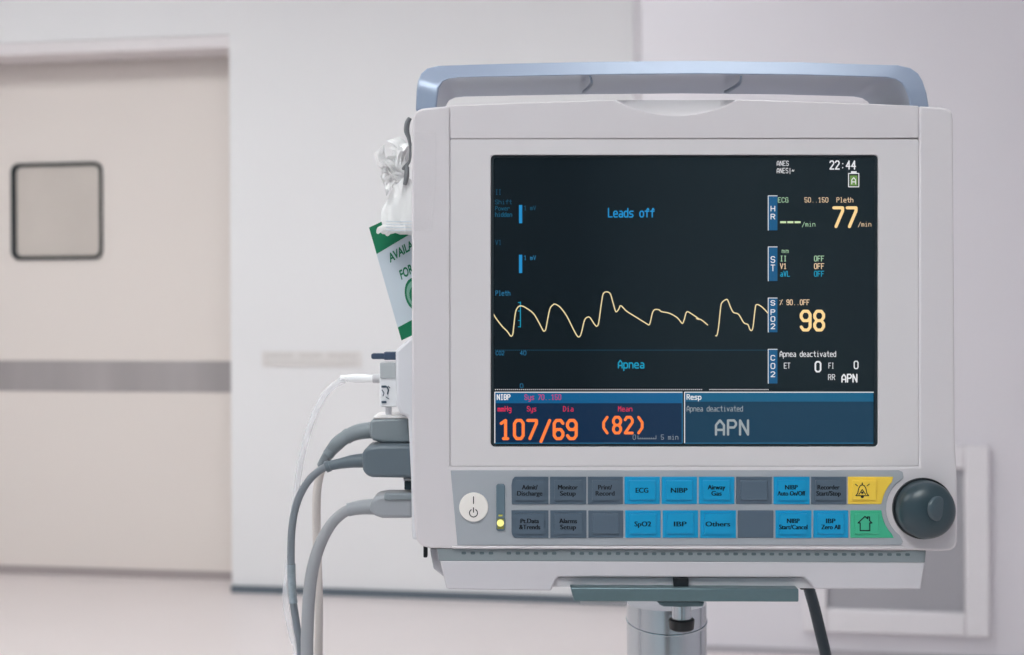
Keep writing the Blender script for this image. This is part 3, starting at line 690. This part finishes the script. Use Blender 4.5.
# sampling line
d = .062
t = thing('sampling_line', 'thin clear tube looping down from the water trap beside the plugs', 'tube', P(378, 378, d))
bm = B(); lathe(bm, P(380.5, 378.6, d), Vector((-1,0,.02)), [(0, 5*S), (.005, 5*S), (.0055, 3.6*S)], 24); obj('luer_nut', bm, mat('luer_grey', (186, 184, 188), .3), t)
bm = B(); lathe(bm, P(372.6, 378.6, d), Vector((-1,0,.02)), [(0, 3.8*S), (.006, 4.4*S), (.012, 4.8*S), (.017, 3.6*S), (.022, 2.8*S)], 24); obj('luer_sleeve', bm, mat('luer_clear', (246, 246, 248), .15, alpha=.9), t)
bm = B(); tube(bm, path([(345,380,d),(336,384,d),(326,393,d),(316,410,d),(308,432,d),(301,460,d+.005),(296.5,490,d+.01),(293,520,d+.015),(289,560,d+.015),(286,590,d+.015),(287,612,d+.015),(293,640,d+.015),(297,660,d+.015),(305,820,d+.02),(330,1150,d+.05)]), cab_rad(6.6,d), 12); obj('tubing', bm, mat('tubing_clear', (238, 238, 243), .5, alpha=.28), t)
# power cable
d = .10
t = thing('power_cable', 'dark power cable hanging beneath the right of the mounting plate', 'cable', P(808, 585, d))
bm = B(); tube(bm, path([(806,570,d),(809,588,d),(814,606,d),(821,635,d),(826.5,660,d),(836,720,d),(848,820,d),(840,1150,d+.1)]), cab_rad(11.5,d), 18); obj('cord', bm, cable_k, t)
bm = B(); prism(bm, rrect(800, 556, 815, 590, 2), .097, .106); obj('plug', bm, blackp, t, bevel=.001)

# ================================================================== CARD, BAG, CORD
# card: leans back alongside the case
p00, p01 = P(369, 227.5, .060), P(401.5, 340.5, .060)
ex = (P(411, 208, .066) - p00); ey = (p01 - p00); ez = ex.cross(ey).normalized()
if ez.y > 0: ez = -ez
EXK = 1.35
def cardp(u, v, lay=0): 
    return p00 + ex*u*EXK + ey*v + ez*(lay + .0012*math.sin(v*3.0)*0)
bm = B()
quadbox(bm, [cardp(0,0), cardp(1,0), cardp(1,1), cardp(0,1), cardp(0,0,-.0008), cardp(1,0,-.0008), cardp(1,1,-.0008), cardp(0,1,-.0008)])
t = thing('notice_card', 'white and green printed card hanging at the left side of the monitor', 'card', p00)
obj('card_sheet', bm, cardw, t, smooth=False)
k = Marks(0); k.basis = lambda x, y, lay: cardp(x, y, .0002 + lay)
k.poly([(0,0),(1,0),(1,.18),(0,.235)], green)
k.poly([(0,.885),(1,.86),(1,1),(0,1)], green)
k.poly([(.42+.17*math.cos(a), .69+.14*math.sin(a)) for a in [2*math.pi*i/28 for i in range(28)]], green)
k.poly([(.42+.14*math.cos(a), .69+.115*math.sin(a)) for a in [2*math.pi*i/28 for i in range(28)]], mat('emblem_pale', (120, 168, 150), .5), .0001)
k.poly([(.42+.10*math.cos(a), .70+.08*math.sin(a)) for a in [2*math.pi*i/28 for i in range(28)]], green, .0002)
k.mi(green)
letters(k.bm, 'AVAILABLE', .17, .80, .275, .35, lambda x, y: cardp(x, y - (x-.17)*.06, .0002), k.mi(green), off=.03)
letters(k.bm, 'FOR', .27, .50, .445, .525, lambda x, y: cardp(x, y - (x-.27)*.06, .0002), k.mi(green), off=.03)
obj('card_print', k.bm, k.mats, t, smooth=False, label='green bands and lettering')

# knotted plastic bag
t = thing('plastic_bag', 'crumpled white plastic bag knotted at the monitor\'s upper left edge', 'bag', P(405, 178, .046))
kn = P(405, 180, .046)
bm = B(); NR, NV = 40, 16; rings = []
for j in range(NV+1):
    v = j/NV; cxp = 405 - 1*v + (2.5*v); cyp = 178 + 56*v
    c = P(cxp, cyp, .046); wv = (3 + 19.5*min(1, v*1.9)**.7)*S
    rg = []
    for i in range(NR):
        a = 2*math.pi*i/NR
        rp = 1 + .10*math.sin(7*a + 2.2*v*3) + .07*math.sin(13*a - 3*v)
        rg.append(bm.verts.new(c + Vector((math.cos(a)*wv*rp, math.sin(a)*min(wv, 12*S)*rp*.8, math.sin(3*a+1)*1.5*S*v + .6*S*math.sin(9*a)))))
    rings.append(rg)
for Aa, Bb in zip(rings, rings[1:]):
    for i in range(NR): bm.faces.new((Aa[i], Aa[(i+1)%NR], Bb[(i+1)%NR], Bb[i]))
bg = obj('bag_body', bm, bag_m, t)
bg.modifiers.new('thick', 'SOLIDIFY').thickness = .0002
bm = B()
for q in range(15):
    ang = math.radians(random.uniform(95, 215)); L = random.uniform(26, 42) if ang < math.radians(160) else random.uniform(16, 27); tw = random.uniform(0, 6)
    prev = None
    for j in range(9):
        v = j/8
        cx = 404 + math.cos(ang + .4*math.sin(v*3+tw))*L*v*.86; cy_ = 176 - math.sin(ang + .4*math.sin(v*3+tw))*L*v
        dd = .046 + .010*math.sin(q*1.7)*v
        w = (1.2 + 5.2*v**.7)
        nx, ny = -math.sin(ang), -math.cos(ang)
        pts = []
        for s_ in (-1, -.33, .33, 1):
            pts.append(bm.verts.new(P(cx + nx*w*s_, cy_ + ny*w*s_, dd + .0035*math.sin(s_*3+tw+v*5)*v + random.uniform(-.001,.001)*v)))
        if prev:
            for a in range(3): bm.faces.new((prev[a], prev[a+1], pts[a+1], pts[a]))
        prev = pts
tf = obj('bag_tuft', bm, bag_m, t); tf.modifiers.new('thick', 'SOLIDIFY').thickness = .0002
bm = B()
for q in range(5):
    a = P(385+q*2.2, 226, .04); b = P(377+q*2.6+random.uniform(-1,1), 234+random.uniform(-3,5), .042)
    tube(bm, catmull([a, (a+b)/2 + Vector((random.uniform(-.001,.001), -.001, 0)), b], 4), [.0012, .002, .0008], 8, flat=.5)
obj('bag_ends', bm, bag_m, t)
bm = B()
for q in range(4):
    y = 221 + q*3
    tube(bm, catmull([P(386, y, .0365), P(398, y+.6, .0335), P(414, y+.5, .0335)], 4), .0004, 6)
obj('bag_seam', bm, mat('bag_seam', (190, 198, 206), .4), t)
bm = B()
tube(bm, path([(410,118,.040),(407.4,123,.040),(406.6,131,.040),(409,139,.040),(410.4,150,.040),(409.6,160,.040),(406,166,.040),(403,169,.042)]), [2.2*S,2.8*S,3*S,2*S,1.2*S,1.4*S,2.2*S,1.6*S], 10)
tube(bm, path([(407,167,.040),(406.6,176,.038),(404.6,185,.038)]), [2.4*S,2.8*S,2*S], 10)
o = obj('tie_cord', bm, cord_m, loc=P(408, 150, .04)); tag(o, 'short grey cord tying the knotted bag to the monitor', 'cord')
# clear tape on the case
bm = B(); prism(bm, [(414.6,132),(436,133),(436.5,178),(432,231),(414.2,231)], -.0004, -.00005)
o = obj('clear_tape', bm, tape_m, loc=P(425, 180, 0)); tag(o, 'clear tape stuck on the left column of the monitor case', 'tape')

# ------------------------------------------------------------------ view
w = bpy.data.worlds.new('world'); SC.world = w; w.use_nodes = True
w.node_tree.nodes['Background'].inputs[0].default_value = (.8, .85, .9, 1); w.node_tree.nodes['Background'].inputs[1].default_value = .3
SC.view_settings.view_transform = 'Standard'; SC.view_settings.look = 'None'; SC.view_settings.gamma = 1
SC.view_settings.use_curve_mapping = False; SC.view_settings.exposure = 0.0
SC.cycles.use_denoising = True; SC.cycles.max_bounces = 8; SC.cycles.diffuse_bounces = 5; SC.cycles.transparent_max_bounces = 16
